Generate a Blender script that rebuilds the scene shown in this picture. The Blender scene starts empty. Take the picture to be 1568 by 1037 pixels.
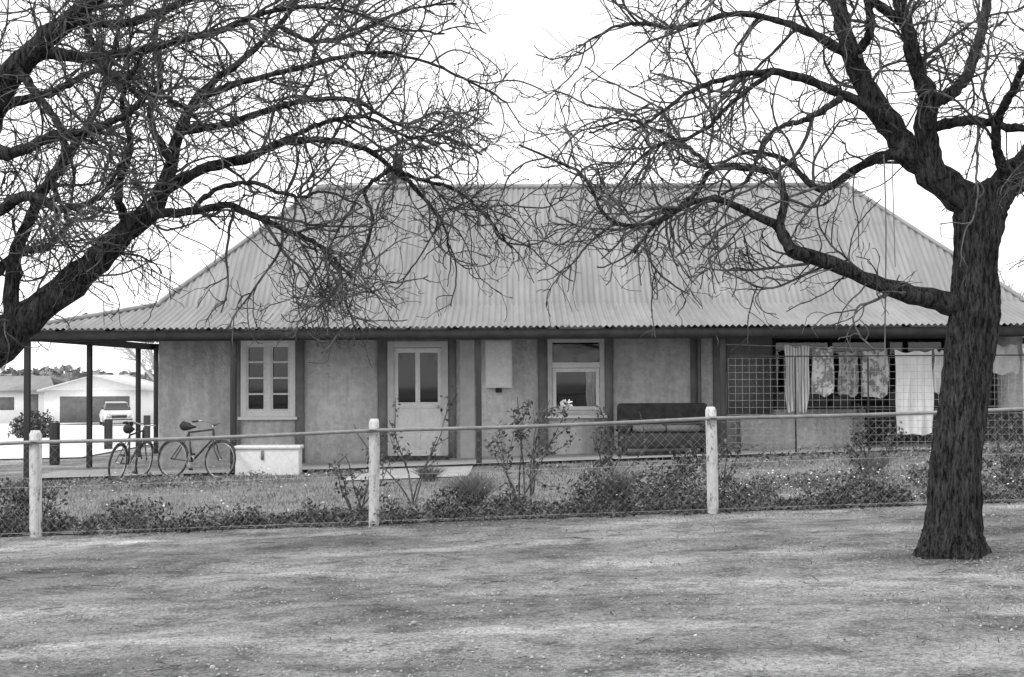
import bpy, math, numpy as np
from mathutils import Matrix, Euler, Vector
rng = np.random.default_rng(7)
F_PX = 2178.0
CAMZ = 1.6
def P(px, py, Y):
    """image pixel coordinates -> world point at depth Y"""
    pyu = py + (px-784)*0.0052
    return np.array([(px-784)/F_PX*Y, Y, CAMZ+(577-pyu)/F_PX*Y])
def H(x, y):
    x = np.asarray(x, float); y = np.asarray(y, float)
    return 0.37*np.tanh((x+0.7)/12.0) - 0.02*np.clip(y-42, 0, 80)
# ---------------------------------------------------------------- mesh helpers
def mesh_np(name, V, F, smooth=False):
    V = np.asarray(V, np.float32).reshape(-1, 3); F = np.asarray(F, np.int32)
    me = bpy.data.meshes.new(name)
    me.vertices.add(len(V)); me.vertices.foreach_set('co', V.ravel())
    k = F.shape[1]
    me.loops.add(F.size); me.loops.foreach_set('vertex_index', F.ravel())
    me.polygons.add(len(F)); me.polygons.foreach_set('loop_start', np.arange(0, F.size, k, dtype=np.int32))
    if smooth: me.polygons.foreach_set('use_smooth', np.ones(len(F), dtype=bool))
    me.update(calc_edges=True)
    return me
def link(name, me, mat=None, parent=None):
    ob = bpy.data.objects.new(name, me)
    bpy.context.collection.objects.link(ob)
    if mat and me: me.materials.append(mat)
    if parent: ob.parent = parent
    return ob
def empty(name, loc=(0,0,0), rotz=0, rot=None):
    e = bpy.data.objects.new(name, None); bpy.context.collection.objects.link(e)
    e.location = loc; e.rotation_euler = rot if rot else (0,0,rotz); e.empty_display_size = .3
    return e
class MB:
    def __init__(s): s.V=[]; s.F=[]; s.n=0
    def add(s, V, F):
        V=np.asarray(V,float).reshape(-1,3); F=np.asarray(F,int)
        s.V.append(V); s.F.append(F+s.n); s.n+=len(V); return s
    def box(s, x0,x1,y0,y1,z0,z1):
        V=[(x0,y0,z0),(x1,y0,z0),(x1,y1,z0),(x0,y1,z0),(x0,y0,z1),(x1,y0,z1),(x1,y1,z1),(x0,y1,z1)]
        return s.add(V,[(0,3,2,1),(4,5,6,7),(0,1,5,4),(1,2,6,5),(2,3,7,6),(3,0,4,7)])
    def pane(s, x0,x1,y,z0,z1):
        return s.add([(x0,y,z0),(x1,y,z0),(x1,y,z1),(x0,y,z1)],[(0,1,2,3)])
    def tubes(s, Pn, R, S=6, caps=False):
        Pn=np.asarray(Pn,float); R=np.asarray(R,float)
        if Pn.ndim==2: Pn=Pn[None]
        if R.ndim==0: R=np.full(Pn.shape[:2],float(R))
        if R.ndim==1: R=R[None]
        if caps:
            Pn=np.concatenate([Pn[:,:1],Pn,Pn[:,-1:]],1); R=np.concatenate([R[:,:1]*0,R,R[:,-1:]*0],1)
        N,K,_=Pn.shape
        T=np.zeros_like(Pn)
        T[:,1:-1]=Pn[:,2:]-Pn[:,:-2]; T[:,0]=Pn[:,2 if caps else 1]-Pn[:,0]; T[:,-1]=Pn[:,-1]-Pn[:,-3 if caps else -2]
        T/= (np.linalg.norm(T,axis=2,keepdims=True)+1e-9)
        a=np.array([0.13,0.97,0.19]); a/=np.linalg.norm(a)
        n1=np.cross(T,a); l=np.linalg.norm(n1,axis=2,keepdims=True)
        n1=np.where(l<0.05,np.cross(T,np.array([1.,0,0])),n1); n1/=np.linalg.norm(n1,axis=2,keepdims=True)+1e-9
        n2=np.cross(T,n1)
        th=np.arange(S)/S*2*np.pi
        V=Pn[:,:,None,:]+R[:,:,None,None]*(np.cos(th)[None,None,:,None]*n1[:,:,None,:]+np.sin(th)[None,None,:,None]*n2[:,:,None,:])
        i=np.arange(N)[:,None,None]*K*S; k=np.arange(K-1)[None,:,None]*S; j=np.arange(S)[None,None,:]; j2=(j+1)%S
        F=np.stack([i+k+j,i+k+j2,i+k+S+j2,i+k+S+j],-1).reshape(-1,4)
        return s.add(V.reshape(-1,3),F)
    def obj(s, name, mat, parent=None, smooth=False, bevel=0):
        me=mesh_np(name,np.concatenate(s.V),np.concatenate(s.F),smooth)
        ob=link(name,me,mat,parent)
        if bevel:
            m=ob.modifiers.new('bevel','BEVEL'); m.width=bevel; m.segments=2; m.limit_method='ANGLE'
        return ob
def ring(cx,cy,cz,r,n=32):   # circle in XZ plane
    t=np.linspace(0,2*np.pi,n+1)
    return np.stack([cx+r*np.cos(t),np.full(n+1,cy),cz+r*np.sin(t)],1)
# ---------------------------------------------------------------- materials
def new_mat(name):
    m=bpy.data.materials.new(name); m.use_nodes=True
    return m, m.node_tree, m.node_tree.nodes['Principled BSDF']
def ramp(nt, fac, stops):
    r=nt.nodes.new('ShaderNodeValToRGB'); e=r.color_ramp.elements
    while len(e)<len(stops): e.new(.5)
    for i,(p,c) in enumerate(stops):
        e[i].position=p; e[i].color=(c,c,c,1)
    nt.links.new(fac,r.inputs[0]); return r.outputs[0]
def noise(nt, scale, detail=6, rough=.6, stretch=None, coord='Object'):
    tc=nt.nodes.new('ShaderNodeTexCoord'); n=nt.nodes.new('ShaderNodeTexNoise')
    n.inputs['Scale'].default_value=scale; n.inputs['Detail'].default_value=min(detail,4); n.inputs['Roughness'].default_value=rough
    mp=nt.nodes.new('ShaderNodeMapping'); mp.inputs['Scale'].default_value=stretch or (1,1,1)
    nt.links.new(tc.outputs[coord],mp.inputs[0]); nt.links.new(mp.outputs[0],n.inputs['Vector'])
    return n.outputs[0]
def mixc(nt, mode, fac, a, b):
    m=nt.nodes.new('ShaderNodeMix'); m.data_type='RGBA'; m.blend_type=mode
    for sock,v in ((m.inputs[0],fac),(m.inputs[6],a),(m.inputs[7],b)):
        if hasattr(v,'is_output'): nt.links.new(v,sock)
        elif sock.type=='RGBA': sock.default_value=(v,v,v,1)
        else: sock.default_value=v
    return m.outputs[2]
def bump(nt, b, h, strength, dist):
    n=nt.nodes.new('ShaderNodeBump'); n.inputs['Strength'].default_value=strength; n.inputs['Distance'].default_value=dist
    nt.links.new(h,n.inputs['Height']); nt.links.new(n.outputs[0],b.inputs['Normal'])
def mat(name, lo, hi, scale=4, rough=.8, bs=0, bscale=40, metallic=0, stretch=None, spec=.3, dirt=0.0):
    m,nt,b=new_mat(name)
    c=ramp(nt,noise(nt,scale,8,.65,stretch),[(.3,lo),(.7,hi)])
    if dirt:
        d=ramp(nt,noise(nt,scale*5,6,.7),[(.42,1-dirt),(.6,1)])
        c=mixc(nt,'MULTIPLY',1.0,c,d)
    nt.links.new(c,b.inputs['Base Color'])
    b.inputs['Roughness'].default_value=rough; b.inputs['Metallic'].default_value=metallic
    b.inputs['Specular IOR Level'].default_value=spec
    if bs: bump(nt,b,noise(nt,bscale,6,.6,stretch),bs,.02)
    return m
def foliage(name, lo, hi):
    m,nt,b=new_mat(name); g=nt.nodes.new('ShaderNodeNewGeometry')
    c=ramp(nt,g.outputs['Random Per Island'],[(0,lo),(.7,(lo+hi)/2),(1,hi)])
    d=ramp(nt,noise(nt,2.2,3),[(.35,.6),(.65,1.25)])
    nt.links.new(mixc(nt,'MULTIPLY',1.0,c,d),b.inputs['Base Color'])
    b.inputs['Roughness'].default_value=.75; b.inputs['Specular IOR Level'].default_value=.25
    return m
M={}
# rendered wall: mottled, with rising damp / splash dirt and vertical streaks
m,nt,b=new_mat('rough_render')
c=ramp(nt,noise(nt,1.3,6,.65),[(.3,.60),(.7,.78)])
c=mixc(nt,'MULTIPLY',1.0,c,ramp(nt,noise(nt,9,6,.7),[(.40,.82),(.58,1)]))
c=mixc(nt,'MULTIPLY',1.0,c,ramp(nt,noise(nt,5,4,.7,(1,1,.12)),[(.36,.82),(.55,1.02)]))
nt.links.new(c,b.inputs['Base Color']); b.inputs['Roughness'].default_value=.9; b.inputs['Specular IOR Level'].default_value=.2
bump(nt,b,noise(nt,16,5,.7),1.0,.03); M['wall']=m
M['wall_dark']=mat('grey_quoin_paint',.15,.24,3,.85,.5,20)
M['white']=mat('weathered_white_paint',.76,.86,5,.6,.15,60,dirt=.1)
M['frame']=mat('window_frame_paint',.5,.62,6,.55,.1,50)
M['dark_timber']=mat('dark_timber',.03,.06,8,.8,.3,60,stretch=(1,1,.1))
M['fascia']=mat('fascia_dark',.03,.06,5,.7)
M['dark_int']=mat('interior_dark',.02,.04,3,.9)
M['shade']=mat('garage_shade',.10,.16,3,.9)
M['concrete']=mat('path_concrete',.34,.46,2,.9,.4,30)
M['brick']=mat('chimney_brick',.12,.25,6,.9,.5,25)
M['pipe']=mat('galvanised_pipe',.2,.36,9,.45,metallic=.3)
M['wire']=mat('wire',.4,.6,9,.5,metallic=.2)
M['wire_dark']=mat('mesh_wire',.3,.5,9,.5,metallic=.2)
M['black']=mat('black_enamel',.02,.04,8,.4,spec=.5)
M['rubber']=mat('rubber',.03,.05,8,.8)
M['chrome']=mat('worn_chrome',.4,.55,20,.3,metallic=.8)
M['carpaint']=mat('white_car_paint',.7,.76,3,.3,spec=.5)
M['fabric_dark']=mat('dark_upholstery',.03,.07,6,.95,.4,80)
m,nt,b=new_mat('car_glass'); b.inputs['Base Color'].default_value=(.012,.012,.012,1); b.inputs['Roughness'].default_value=.04; M['carglass']=m
# see-through window glass: clear pane with a weak mirror layer
m,nt,b=new_mat('window_glass'); nt.nodes.remove(b)
tr_=nt.nodes.new('ShaderNodeBsdfTransparent'); tr_.inputs[0].default_value=(.75,.75,.75,1); gl=nt.nodes.new('ShaderNodeBsdfGlossy'); gl.inputs['Roughness'].default_value=.03; gl.inputs[0].default_value=(.9,.9,.9,1)
mx=nt.nodes.new('ShaderNodeMixShader'); mx.inputs[0].default_value=.06
nt.links.new(tr_.outputs[0],mx.inputs[1]); nt.links.new(gl.outputs[0],mx.inputs[2])
nt.links.new(mx.outputs[0],nt.nodes['Material Output'].inputs[0]); M['glass']=m
m,nt,b=new_mat('flaking_post_paint')
c=ramp(nt,noise(nt,14,8,.8,(1,1,.35)),[(.38,.18),(.45,.66),(.8,.82)])
nt.links.new(c,b.inputs['Base Color']); b.inputs['Roughness'].default_value=.8; bump(nt,b,noise(nt,30,6,.6,(1,1,.2)),.8,.015); M['post']=m
# roof iron
m,nt,b=new_mat('galvanised_iron_roof')
tc=nt.nodes.new('ShaderNodeTexCoord'); sp=nt.nodes.new('ShaderNodeSeparateXYZ'); nt.links.new(tc.outputs['Object'],sp.inputs[0])
ma=nt.nodes.new('ShaderNodeMath'); ma.operation='DIVIDE'; ma.inputs[1].default_value=.8; nt.links.new(sp.outputs[0],ma.inputs[0])
fl=nt.nodes.new('ShaderNodeMath'); fl.operation='FLOOR'; nt.links.new(ma.outputs[0],fl.inputs[0])
wn=nt.nodes.new('ShaderNodeTexWhiteNoise'); wn.noise_dimensions='1D'; nt.links.new(fl.outputs[0],wn.inputs['W'])
c=ramp(nt,noise(nt,1.2,8,.65,(1,.35,.35)),[(.3,.235),(.7,.335)])
c=mixc(nt,'MULTIPLY',1.0,c,ramp(nt,wn.outputs['Value'],[(0,.93),(1,1.04)]))
c=mixc(nt,'MULTIPLY',1.0,c,ramp(nt,noise(nt,7,4,.7,(1,.08,.08)),[(.35,.84),(.55,1)]))
nt.links.new(c,b.inputs['Base Color']); b.inputs['Roughness'].default_value=.6; b.inputs['Metallic'].default_value=.1; M['roof']=m
def bark(name,lo,hi,sc,bs):
    m,nt,b=new_mat(name)
    n1=noise(nt,sc,8,.78,(1,1,.2)); c=ramp(nt,n1,[(.38,lo),(.48,(lo+hi)*.38),(.64,hi)])
    c=mixc(nt,'MULTIPLY',1.0,c,ramp(nt,noise(nt,2.5,3,.7),[(.3,.75),(.7,1.25)]))
    nt.links.new(c,b.inputs['Base Color']); b.inputs['Roughness'].default_value=.95; b.inputs['Specular IOR Level'].default_value=.1
    if bs: bump(nt,b,n1,bs,.06)
    return m
M['bark']=bark('rough_bark',.007,.105,34,1.0)
M['twig']=bark('twig_bark',.045,.17,6,0)
M['twig_far']=mat('hazed_far_twigs',.35,.45,3)  # lightened base colour, distance haze painted into the twigs
# ground: patchy compacted dirt, paler wheel ruts running along the street
m,nt,b=new_mat('dirt_gravel')
c=ramp(nt,noise(nt,.55,5,.6,(.6,1,1)),[(.34,.23),(.48,.34),(.62,.49)])
tc=nt.nodes.new('ShaderNodeTexCoord'); sp=nt.nodes.new('ShaderNodeSeparateXYZ'); nt.links.new(tc.outputs['Object'],sp.inputs[0])
nz=noise(nt,.5,3,.5); wob=nt.nodes.new('ShaderNodeMath'); wob.operation='MULTIPLY_ADD'; wob.inputs[1].default_value=1.4; nt.links.new(nz,wob.inputs[0])
sk=nt.nodes.new('ShaderNodeMath'); sk.operation='MULTIPLY_ADD'; sk.inputs[1].default_value=-.06; nt.links.new(sp.outputs[0],sk.inputs[0]); nt.links.new(sp.outputs[1],sk.inputs[2]); nt.links.new(sk.outputs[0],wob.inputs[2])
sn=nt.nodes.new('ShaderNodeMath'); sn.operation='SINE'; ml=nt.nodes.new('ShaderNodeMath'); ml.operation='MULTIPLY'; ml.inputs[1].default_value=4.1; nt.links.new(wob.outputs[0],ml.inputs[0]); nt.links.new(ml.outputs[0],sn.inputs[0])
ru=nt.nodes.new('ShaderNodeMath'); ru.operation='MULTIPLY_ADD'; ru.inputs[1].default_value=.5; ru.inputs[2].default_value=.5; nt.links.new(sn.outputs[0],ru.inputs[0])
c=mixc(nt,'MULTIPLY',ramp(nt,noise(nt,.7,3,.6),[(.4,.15),(.6,.95)]),c,ramp(nt,ru.outputs[0],[(.2,.82),(.8,.98),(.94,1.45)]))
c=mixc(nt,'MULTIPLY',1.0,c,ramp(nt,noise(nt,2.8,6,.78,(.85,1.15,1)),[(.37,.55),(.5,.98),(.65,1.17)]))
c=mixc(nt,'MULTIPLY',1.0,c,ramp(nt,noise(nt,38,5,.85),[(.34,.34),(.5,1.0),(.68,1.5)]))
vo=nt.nodes.new('ShaderNodeTexVoronoi'); vo.inputs['Scale'].default_value=26
nt.links.new(tc.outputs['Object'],vo.inputs['Vector'])
mask=ramp(nt,noise(nt,1.1,5,.7),[(.45,0),(.6,1)])
peb=mixc(nt,'MIX',mask,1.0,ramp(nt,vo.outputs['Distance'],[(.0,1.6),(.22,1.1),(.5,.7)]))
c=mixc(nt,'MULTIPLY',.8,c,peb)
nt.links.new(c,b.inputs['Base Color']); b.inputs['Roughness'].default_value=.95; b.inputs['Specular IOR Level'].default_value=.1
bump(nt,b,noise(nt,14,8,.85),1.0,.07); M['dirt']=m
M['lawn']=mat('lawn_soil',.16,.30,1.8,.95,.6,40,dirt=.3)
M['road']=mat('pale_gravel_road',.62,.75,.6,.95)
M['stone']=mat('pebbles',.2,.6,3,.9)
M['grass']=foliage('grass_blades',.15,.38)
M['leaf_bed']=foliage('bed_leaves',.03,.22)
M['leaf_light']=foliage('pale_leaves',.10,.38)
M['leaf_rose']=foliage('rose_leaves',.04,.18)
M['litter']=foliage('leaf_litter_m',.04,.5)
M['flower']=mat('white_petals',.7,.85,20,.7)
M['far_tree']=foliage('hazed_far_leaves',.20,.32)  # haze over the far tree line is put into this paler colour
# ---------------------------------------------------------------- ground
xs=np.concatenate([[-900,-450,-250,-150,-100,-70,-50,-40,-30,-24,-20,-17],np.arange(-15,15.01,.2),[17,20,24,30,40,50,70,100,150,250,450,900]])
ys=np.concatenate([[-200,-80,-30,-10,0],np.arange(2,40.01,.2),[42,45,48,52,56,60,65,70,80,90,100,110,122,140,170,220,300,450,800,1500]])
def sheet(name,xs,ys,off,m,parent=None,rough=0.0,smooth=True):
    X,Y=np.meshgrid(xs,ys); Z=H(X,Y)+off
    if rough:
        near=((Y>2)&(Y<15.4)&(abs(X)<14.5))
        Z=Z+near*(rough*(np.sin(X*3.1+np.sin(Y*2.3)*2)+np.sin(Y*4.7+X*1.3))+rng.normal(0,rough*.5,X.shape))
    V=np.stack([X,Y,Z],-1).reshape(-1,3); nx=len(xs)
    i,j=np.meshgrid(np.arange(nx-1),np.arange(len(ys)-1)); a=(j*nx+i).ravel()
    F=np.stack([a,a+1,a+nx+1,a+nx],1)
    return link(name,mesh_np(name,V,F,smooth),m,parent)
sheet('ground',xs,ys,0,M['dirt'],rough=.007)
sheet('garden_lawn',xs[(xs>-9.7)&(xs<14.5)],ys[(ys>15.7)&(ys<25.3)],.012,M['lawn'])
sheet('road',xs[(xs>-101)&(xs<-9.9)],ys[(ys>33)&(ys<101)],.03,M['road'])
sheet('verandah_floor',np.linspace(-8.7,11.7,60),np.linspace(25.25,27.35,8),.06,M['concrete'])
p=sheet('garden_path',np.linspace(-2.7,-.7,12),np.linspace(22.6,25.24,12),.03,M['concrete'])
def leaves(C, size, asp=.5, flat=0.0, r=rng):
    n=len(C); size=np.broadcast_to(size,(n,))
    N=r.normal(size=(n,3)); N[:,2]+=flat*3*np.sign(N[:,2]+1e-6); N/=np.linalg.norm(N,axis=1,keepdims=True)
    t=np.cross(N,r.normal(size=(n,3))); t/=np.linalg.norm(t,axis=1,keepdims=True); bb=np.cross(N,t)
    s=(size*r.uniform(.6,1.3,n))[:,None]
    V=np.stack([C-t*s,C-bb*s*asp,C+t*s,C+bb*s*asp],1)
    F=np.arange(n*4).reshape(n,4)
    return V.reshape(-1,3),F
n=6500; Y=4.5+11*rng.random(n)**1.2; X=rng.uniform(-1,1,n)*(.38*Y+.5)
keep=(np.sin(X*1.3+2)+np.sin(Y*1.9+X)+rng.normal(0,.8,n))>-.2; X,Y=X[keep],Y[keep]; n=len(X)
s=rng.uniform(.003,.009,n)*(1+ (rng.random(n)>.99)*1.5)
base=np.array([(-1,-1,-.6),(1,-1,-.6),(1,1,-.6),(-1,1,-.6),(-.5,-.6,.7),(.6,-.5,.6),(.5,.6,.7),(-.6,.5,.6)])
V=base[None]*s[:,None,None]*rng.uniform(.6,1.4,(n,1,3))*rng.uniform(.8,1.2,(n,8,1))
a=rng.uniform(0,6.28,n); ca,sa=np.cos(a)[:,None],np.sin(a)[:,None]
V=np.stack([V[:,:,0]*ca-V[:,:,1]*sa,V[:,:,0]*sa+V[:,:,1]*ca,V[:,:,2]],-1)+np.stack([X,Y,H(X,Y)+.006],1)[:,None,:]
bf=np.array([(0,3,2,1),(4,5,6,7),(0,1,5,4),(1,2,6,5),(2,3,7,6),(3,0,4,7)])
link('loose_gravel',mesh_np('loose_gravel',V,(np.arange(n)[:,None,None]*8+bf).reshape(-1,4)),M['stone'])
n=14000; Y=np.where(rng.random(n)<.45,15.6-abs(rng.normal(0,.45,n)),rng.uniform(5,15.5,n)); X=rng.uniform(-1,1,n)*(.38*Y+.6)
tr=rng.random(n)<.15; X=np.where(tr,3.6+rng.normal(0,.9,n),X); Y=np.where(tr,11.6+rng.normal(0,.8,n),Y)
cl_=rng.random(n)<.3; ci=rng.integers(0,44,n); ccx=rng.uniform(-4.5,4.5,44); ccy=rng.uniform(6,14.5,44); cr=rng.uniform(.05,.2,44)
X=np.where(cl_,ccx[ci]+rng.normal(0,1,n)*cr[ci]*1.5,X); Y=np.where(cl_,ccy[ci]+rng.normal(0,1,n)*cr[ci],Y)
link('leaf_litter',mesh_np('leaf_litter',*leaves(np.stack([X,Y,H(X,Y)+.014],1),.012,.5,1.2)),M['litter'])
mb=MB(); n=40; Y=rng.uniform(6,15.3,n); X=rng.uniform(-1,1,n)*.37*Y; a=rng.uniform(0,3.14,n); L=rng.uniform(.04,.12,n)
t=np.linspace(-1,1,4)[None,:]
mb.tubes(np.stack([X[:,None]+L[:,None]*t*np.cos(a)[:,None],Y[:,None]+L[:,None]*t*np.sin(a)[:,None]+.02*np.sin(t*3),H(X,Y)[:,None]+.015+0*t],-1),.003,4)
mb.obj('fallen_twigs',M['twig'])
def blades(X,Y,h,w,off=0.0):
    n=len(X); a=rng.uniform(0,6.28,n); dx,dy=np.cos(a)*w,np.sin(a)*w; Z=H(X,Y)+off
    lx,ly=rng.normal(0,.4,n)*h,rng.normal(0,.4,n)*h
    V=np.stack([np.stack([X-dx,Y-dy,Z],1),np.stack([X+dx,Y+dy,Z],1),np.stack([X+lx+dx*.2,Y+ly+dy*.2,Z+h],1),np.stack([X+lx-dx*.2,Y+ly-dy*.2,Z+h],1)],1)
    return V.reshape(-1,3),np.arange(n*4).reshape(n,4)
n=50000; X=rng.uniform(-9.5,12,n); Y=rng.uniform(16.2,25.2,n); k=(np.sin(X*2.1+Y)+np.sin(X*.9-Y*1.7)+rng.normal(0,1,n))>-1.0
k&=~((X>-2.7)&(X<-.7)&(Y>22.6)); X,Y=X[k],Y[k]
link('lawn_grass',mesh_np('lawn_grass',*blades(X,Y,rng.uniform(.02,.07,len(X)),.006,.01)),M['grass'])
n=16000; Y=rng.uniform(5.5,15.6,n); X=rng.uniform(-.2,1,n)*(.4*Y); dens=np.clip((X/Y-.05)*2.2,0,1)*(.5+.5*np.sin(X*2.3+np.sin(Y*1.7)*2))
dens=np.maximum(dens,np.clip((Y-14.6)*.8,0,1)); k=rng.random(n)<dens*.6; X,Y=X[k],Y[k]
link('sparse_grass',mesh_np('sparse_grass',*blades(X,Y,rng.uniform(.01,.04,len(X)),.004)),M['grass'])
# ---------------------------------------------------------------- house
house=empty('rendered_farmhouse')
EX0,EX1,EY0=-8.88,11.9,25.2; DEP=9.6
def hz(d):
    d=np.asarray(d,float)
    return np.where(d<=2.1, 2.49+.51*(d/2.1)**1.12-.0*d, 3.03+(d-2.1)*(5.58-3.03)/2.7)
rows=[0,.4,.8,1.2,1.6,1.95,2.099,2.101,2.6,3.2,3.86,3.862,4.4,4.8]
def rface(name,org,ud,dd,L,phase=0):
    us=np.arange(0,L+.001,.014); V=[]; ud=np.array(ud,float); dd=np.array(dd,float); org=np.array(org,float)
    us=np.append(us,L)
    dm=np.minimum(4.8,np.minimum(us,L-us))
    wave=.019*np.sin(us/.112*2*np.pi)
    R=[]
    for r in rows:
        d=np.minimum(r,dm); z=hz(d)+wave+(.02 if r>=3.862 else 0)*(d>3.86)
        R.append(org[None,:2]+us[:,None]*ud[None]+d[:,None]*dd[None]); R[-1]=np.concatenate([R[-1],z[:,None]],1)
    V=np.stack(R); nr,nu,_=V.shape
    i,j=np.meshgrid(np.arange(nu-1),np.arange(nr-1)); a=(j*nu+i).ravel()
    return link(name,mesh_np(name,V,np.stack([a,a+1,a+nu+1,a+nu],1),True),M['roof'],house)
rface('roof_front',(EX0,EY0),(1,0),(0,1),EX1-EX0)
rface('roof_back',(EX1,EY0+DEP),(-1,0),(0,-1),EX1-EX0)
rface('roof_left_hip',(EX0,EY0+DEP),(0,-1),(1,0),DEP)
rface('roof_right_hip',(EX1,EY0),(0,1),(-1,0),DEP)
mb=MB()
zr=5.62; RX0,RX1,RY=EX0+4.8,EX1-4.8,EY0+4.8
mb.tubes([(RX0-.05,RY,zr),(RX1+.05,RY,zr)],.06,8,True)
for cx,cy,sx,sy in ((EX0,EY0,1,1),(EX0,EY0+DEP,1,-1),(EX1,EY0,-1,1),(EX1,EY0+DEP,-1,-1)):
    d=np.array([0,.5,1,1.5,2.1,2.12,3,4,4.8]); mb.tubes(np.stack([cx+sx*d,cy+sy*d,hz(d)+.03],1),.045,6,True)
mb.obj('ridge_capping',M['roof'],house,True)
mb=MB()
mb.box(EX0+.1,EX1-.1,EY0+.06,EY0+.11,2.30,2.45); mb.box(EX0+.1,EX1-.1,EY0+DEP-.11,EY0+DEP-.06,2.30,2.45)
mb.box(EX0+.06,EX0+.1,EY0+.06,EY0+DEP-.06,2.30,2.45); mb.box(EX1-.1,EX1-.06,EY0+.06,EY0+DEP-.06,2.30,2.45)
mb.box(EX0+.2,EX1-.2,EY0+.16,EY0+.26,2.27,2.40)
for x in np.arange(-8.2,11.5,.9): mb.add([(x,25.5,2.40),(x+.05,25.5,2.40),(x+.05,27.3,2.80),(x,27.3,2.80),(x,25.5,2.47),(x+.05,25.5,2.47),(x+.05,27.3,2.87),(x,27.3,2.87)],bf)
mb.obj('fascia_and_rafters',M['fascia'],house)
# chimney
mb=MB(); cx=-2.5
mb.box(cx-.2,cx+.2,31.0,31.4,4.6,5.98); mb.box(cx-.24,cx+.24,30.96,31.44,5.98,6.1)
mb.obj('chimney_stack',M['brick'],house,bevel=.01)
mb=MB(); mb.tubes([(cx,31.2,6.1),(cx,31.2,6.42),(cx,31.2,6.5)],[.12,.11,.16],12,True); mb.obj('chimney_pot',M['fascia'],house,True)
# walls
WX0,WX1,WY,WYB=-6.78,9.8,27.3,32.7
ops=[(-5.21,-4.16,.86,2.34),(-2.39,-1.23,-.04,2.29),(.68,1.77,.86,2.34),(5.0,9.3,.95,2.35)]
gx=sorted({WX0,WX1,*[o[0] for o in ops],*[o[1] for o in ops]}); gz=sorted({-.6,2.95,*[o[2] for o in ops],*[o[3] for o in ops]})
mb=MB()
for a,b2 in zip(gx[:-1],gx[1:]):
    cells=[(c,d) for c,d in zip(gz[:-1],gz[1:]) if not any(o[0]-.001<=a and b2<=o[1]+.001 and o[2]-.001<=c and d<=o[3]+.001 for o in ops)]
    merged=[]
    for c,d in cells:
        if merged and abs(merged[-1][1]-c)<1e-6: merged[-1][1]=d
        else: merged.append([c,d])
    for c,d in merged: mb.box(a,b2,WY,WY+.3,c,d)
mb.box(WX0,WX0+.3,WY+.3,WYB,-.7,2.95); mb.box(WX1-.3,WX1,WY+.3,WYB,-.5,2.95); mb.box(WX0,WX1,WYB,WYB+.3,-.7,2.95)
mb.obj('rendered_walls',M['wall'],house)
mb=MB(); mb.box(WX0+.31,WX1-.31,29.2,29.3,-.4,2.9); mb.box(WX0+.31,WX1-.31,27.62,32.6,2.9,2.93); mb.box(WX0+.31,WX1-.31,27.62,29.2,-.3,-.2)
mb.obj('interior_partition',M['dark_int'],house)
mb=MB()   # quoins / painted surrounds
for x0,x1 in ((-5.29,-5.213),(-4.157,-3.99),(-2.58,-2.393),(-1.227,-1.08),(.5,.677),(1.773,1.93),(3.42,3.6),(3.85,4.1)):
    mb.box(x0,x1,WY-.025,WY+.01,-.3,2.9)
mb.obj('painted_surrounds',M['wall_dark'],house)
def frame(mb,x0,x1,z0,z1,w,y0,y1):
    mb.box(x0,x0+w,y0,y1,z0,z1); mb.box(x1-w,x1,y0,y1,z0,z1); mb.box(x0+w,x1-w,y0+.003,y1,z0,z0+w); mb.box(x0+w,x1-w,y0+.003,y1,z1-w,z1)
# window 1
mb=MB(); frame(mb,-5.21,-4.16,.86,2.34,.11,27.28,27.42)
mb.box(-5.25,-4.12,27.2,27.3,.80,.86); mb.box(-4.74,-4.63,27.285,27.40,.97,2.23)
for s0,s1 in ((-5.1,-4.74),(-4.63,-4.27)):
    mb.box(s0,s0+.035,27.31,27.36,.97,2.23); mb.box(s1-.035,s1,27.31,27.36,.97,2.23)
    for k in range(5): z=.97+k*(1.26-.035)/4; mb.box(s0+.035,s1-.035,27.312,27.358,z,z+.035)
mb.obj('casement_window_frame',M['white'],house,bevel=.004)
mb=MB(); mb.pane(-5.1,-4.27,27.37,.97,2.23); mb.obj('casement_window_glass',M['glass'],house)
# door
mb=MB(); frame(mb,-2.39,-1.23,-.04,2.29,.12,27.26,27.42); mb.obj('door_frame',M['frame'],house,bevel=.004)
mb=MB(); x0,x1=-2.27,-1.35; y0=27.32
mb.box(x0,x0+.08,y0,y0+.05,.03,2.16); mb.box(x1-.08,x1,y0,y0+.05,.03,2.16); mb.box(-1.86,-1.77,y0,y0+.05,1.12,2.07)
mb.box(x0+.08,x1-.08,y0,y0+.05,1.0,1.12); mb.box(x0+.08,x1-.08,y0,y0+.05,2.07,2.16); mb.box(x0+.08,x1-.08,y0,y0+.05,.03,.2)
mb.box(x0+.08,x1-.08,y0+.02,y0+.05,.2,1.0); mb.box(-1.86,-1.77,y0,y0+.019,.2,1.0)
mb.obj('front_door',M['white'],house,bevel=.004)
mb=MB(); mb.pane(x0+.08,x1-.08,y0+.03,1.12,2.07); mb.obj('door_glass',M['glass'],house)
mb=MB(); mb.tubes([(-1.42,y0-.05,1.03),(-1.42,y0+.01,1.03)],.03,10,True); mb.obj('door_knob',M['chrome'],house,True)
mb=MB(); mb.box(-2.45,-1.2,26.85,27.25,-.1,.10); mb.obj('door_step',M['fabric_dark'],house,bevel=.01)
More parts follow.
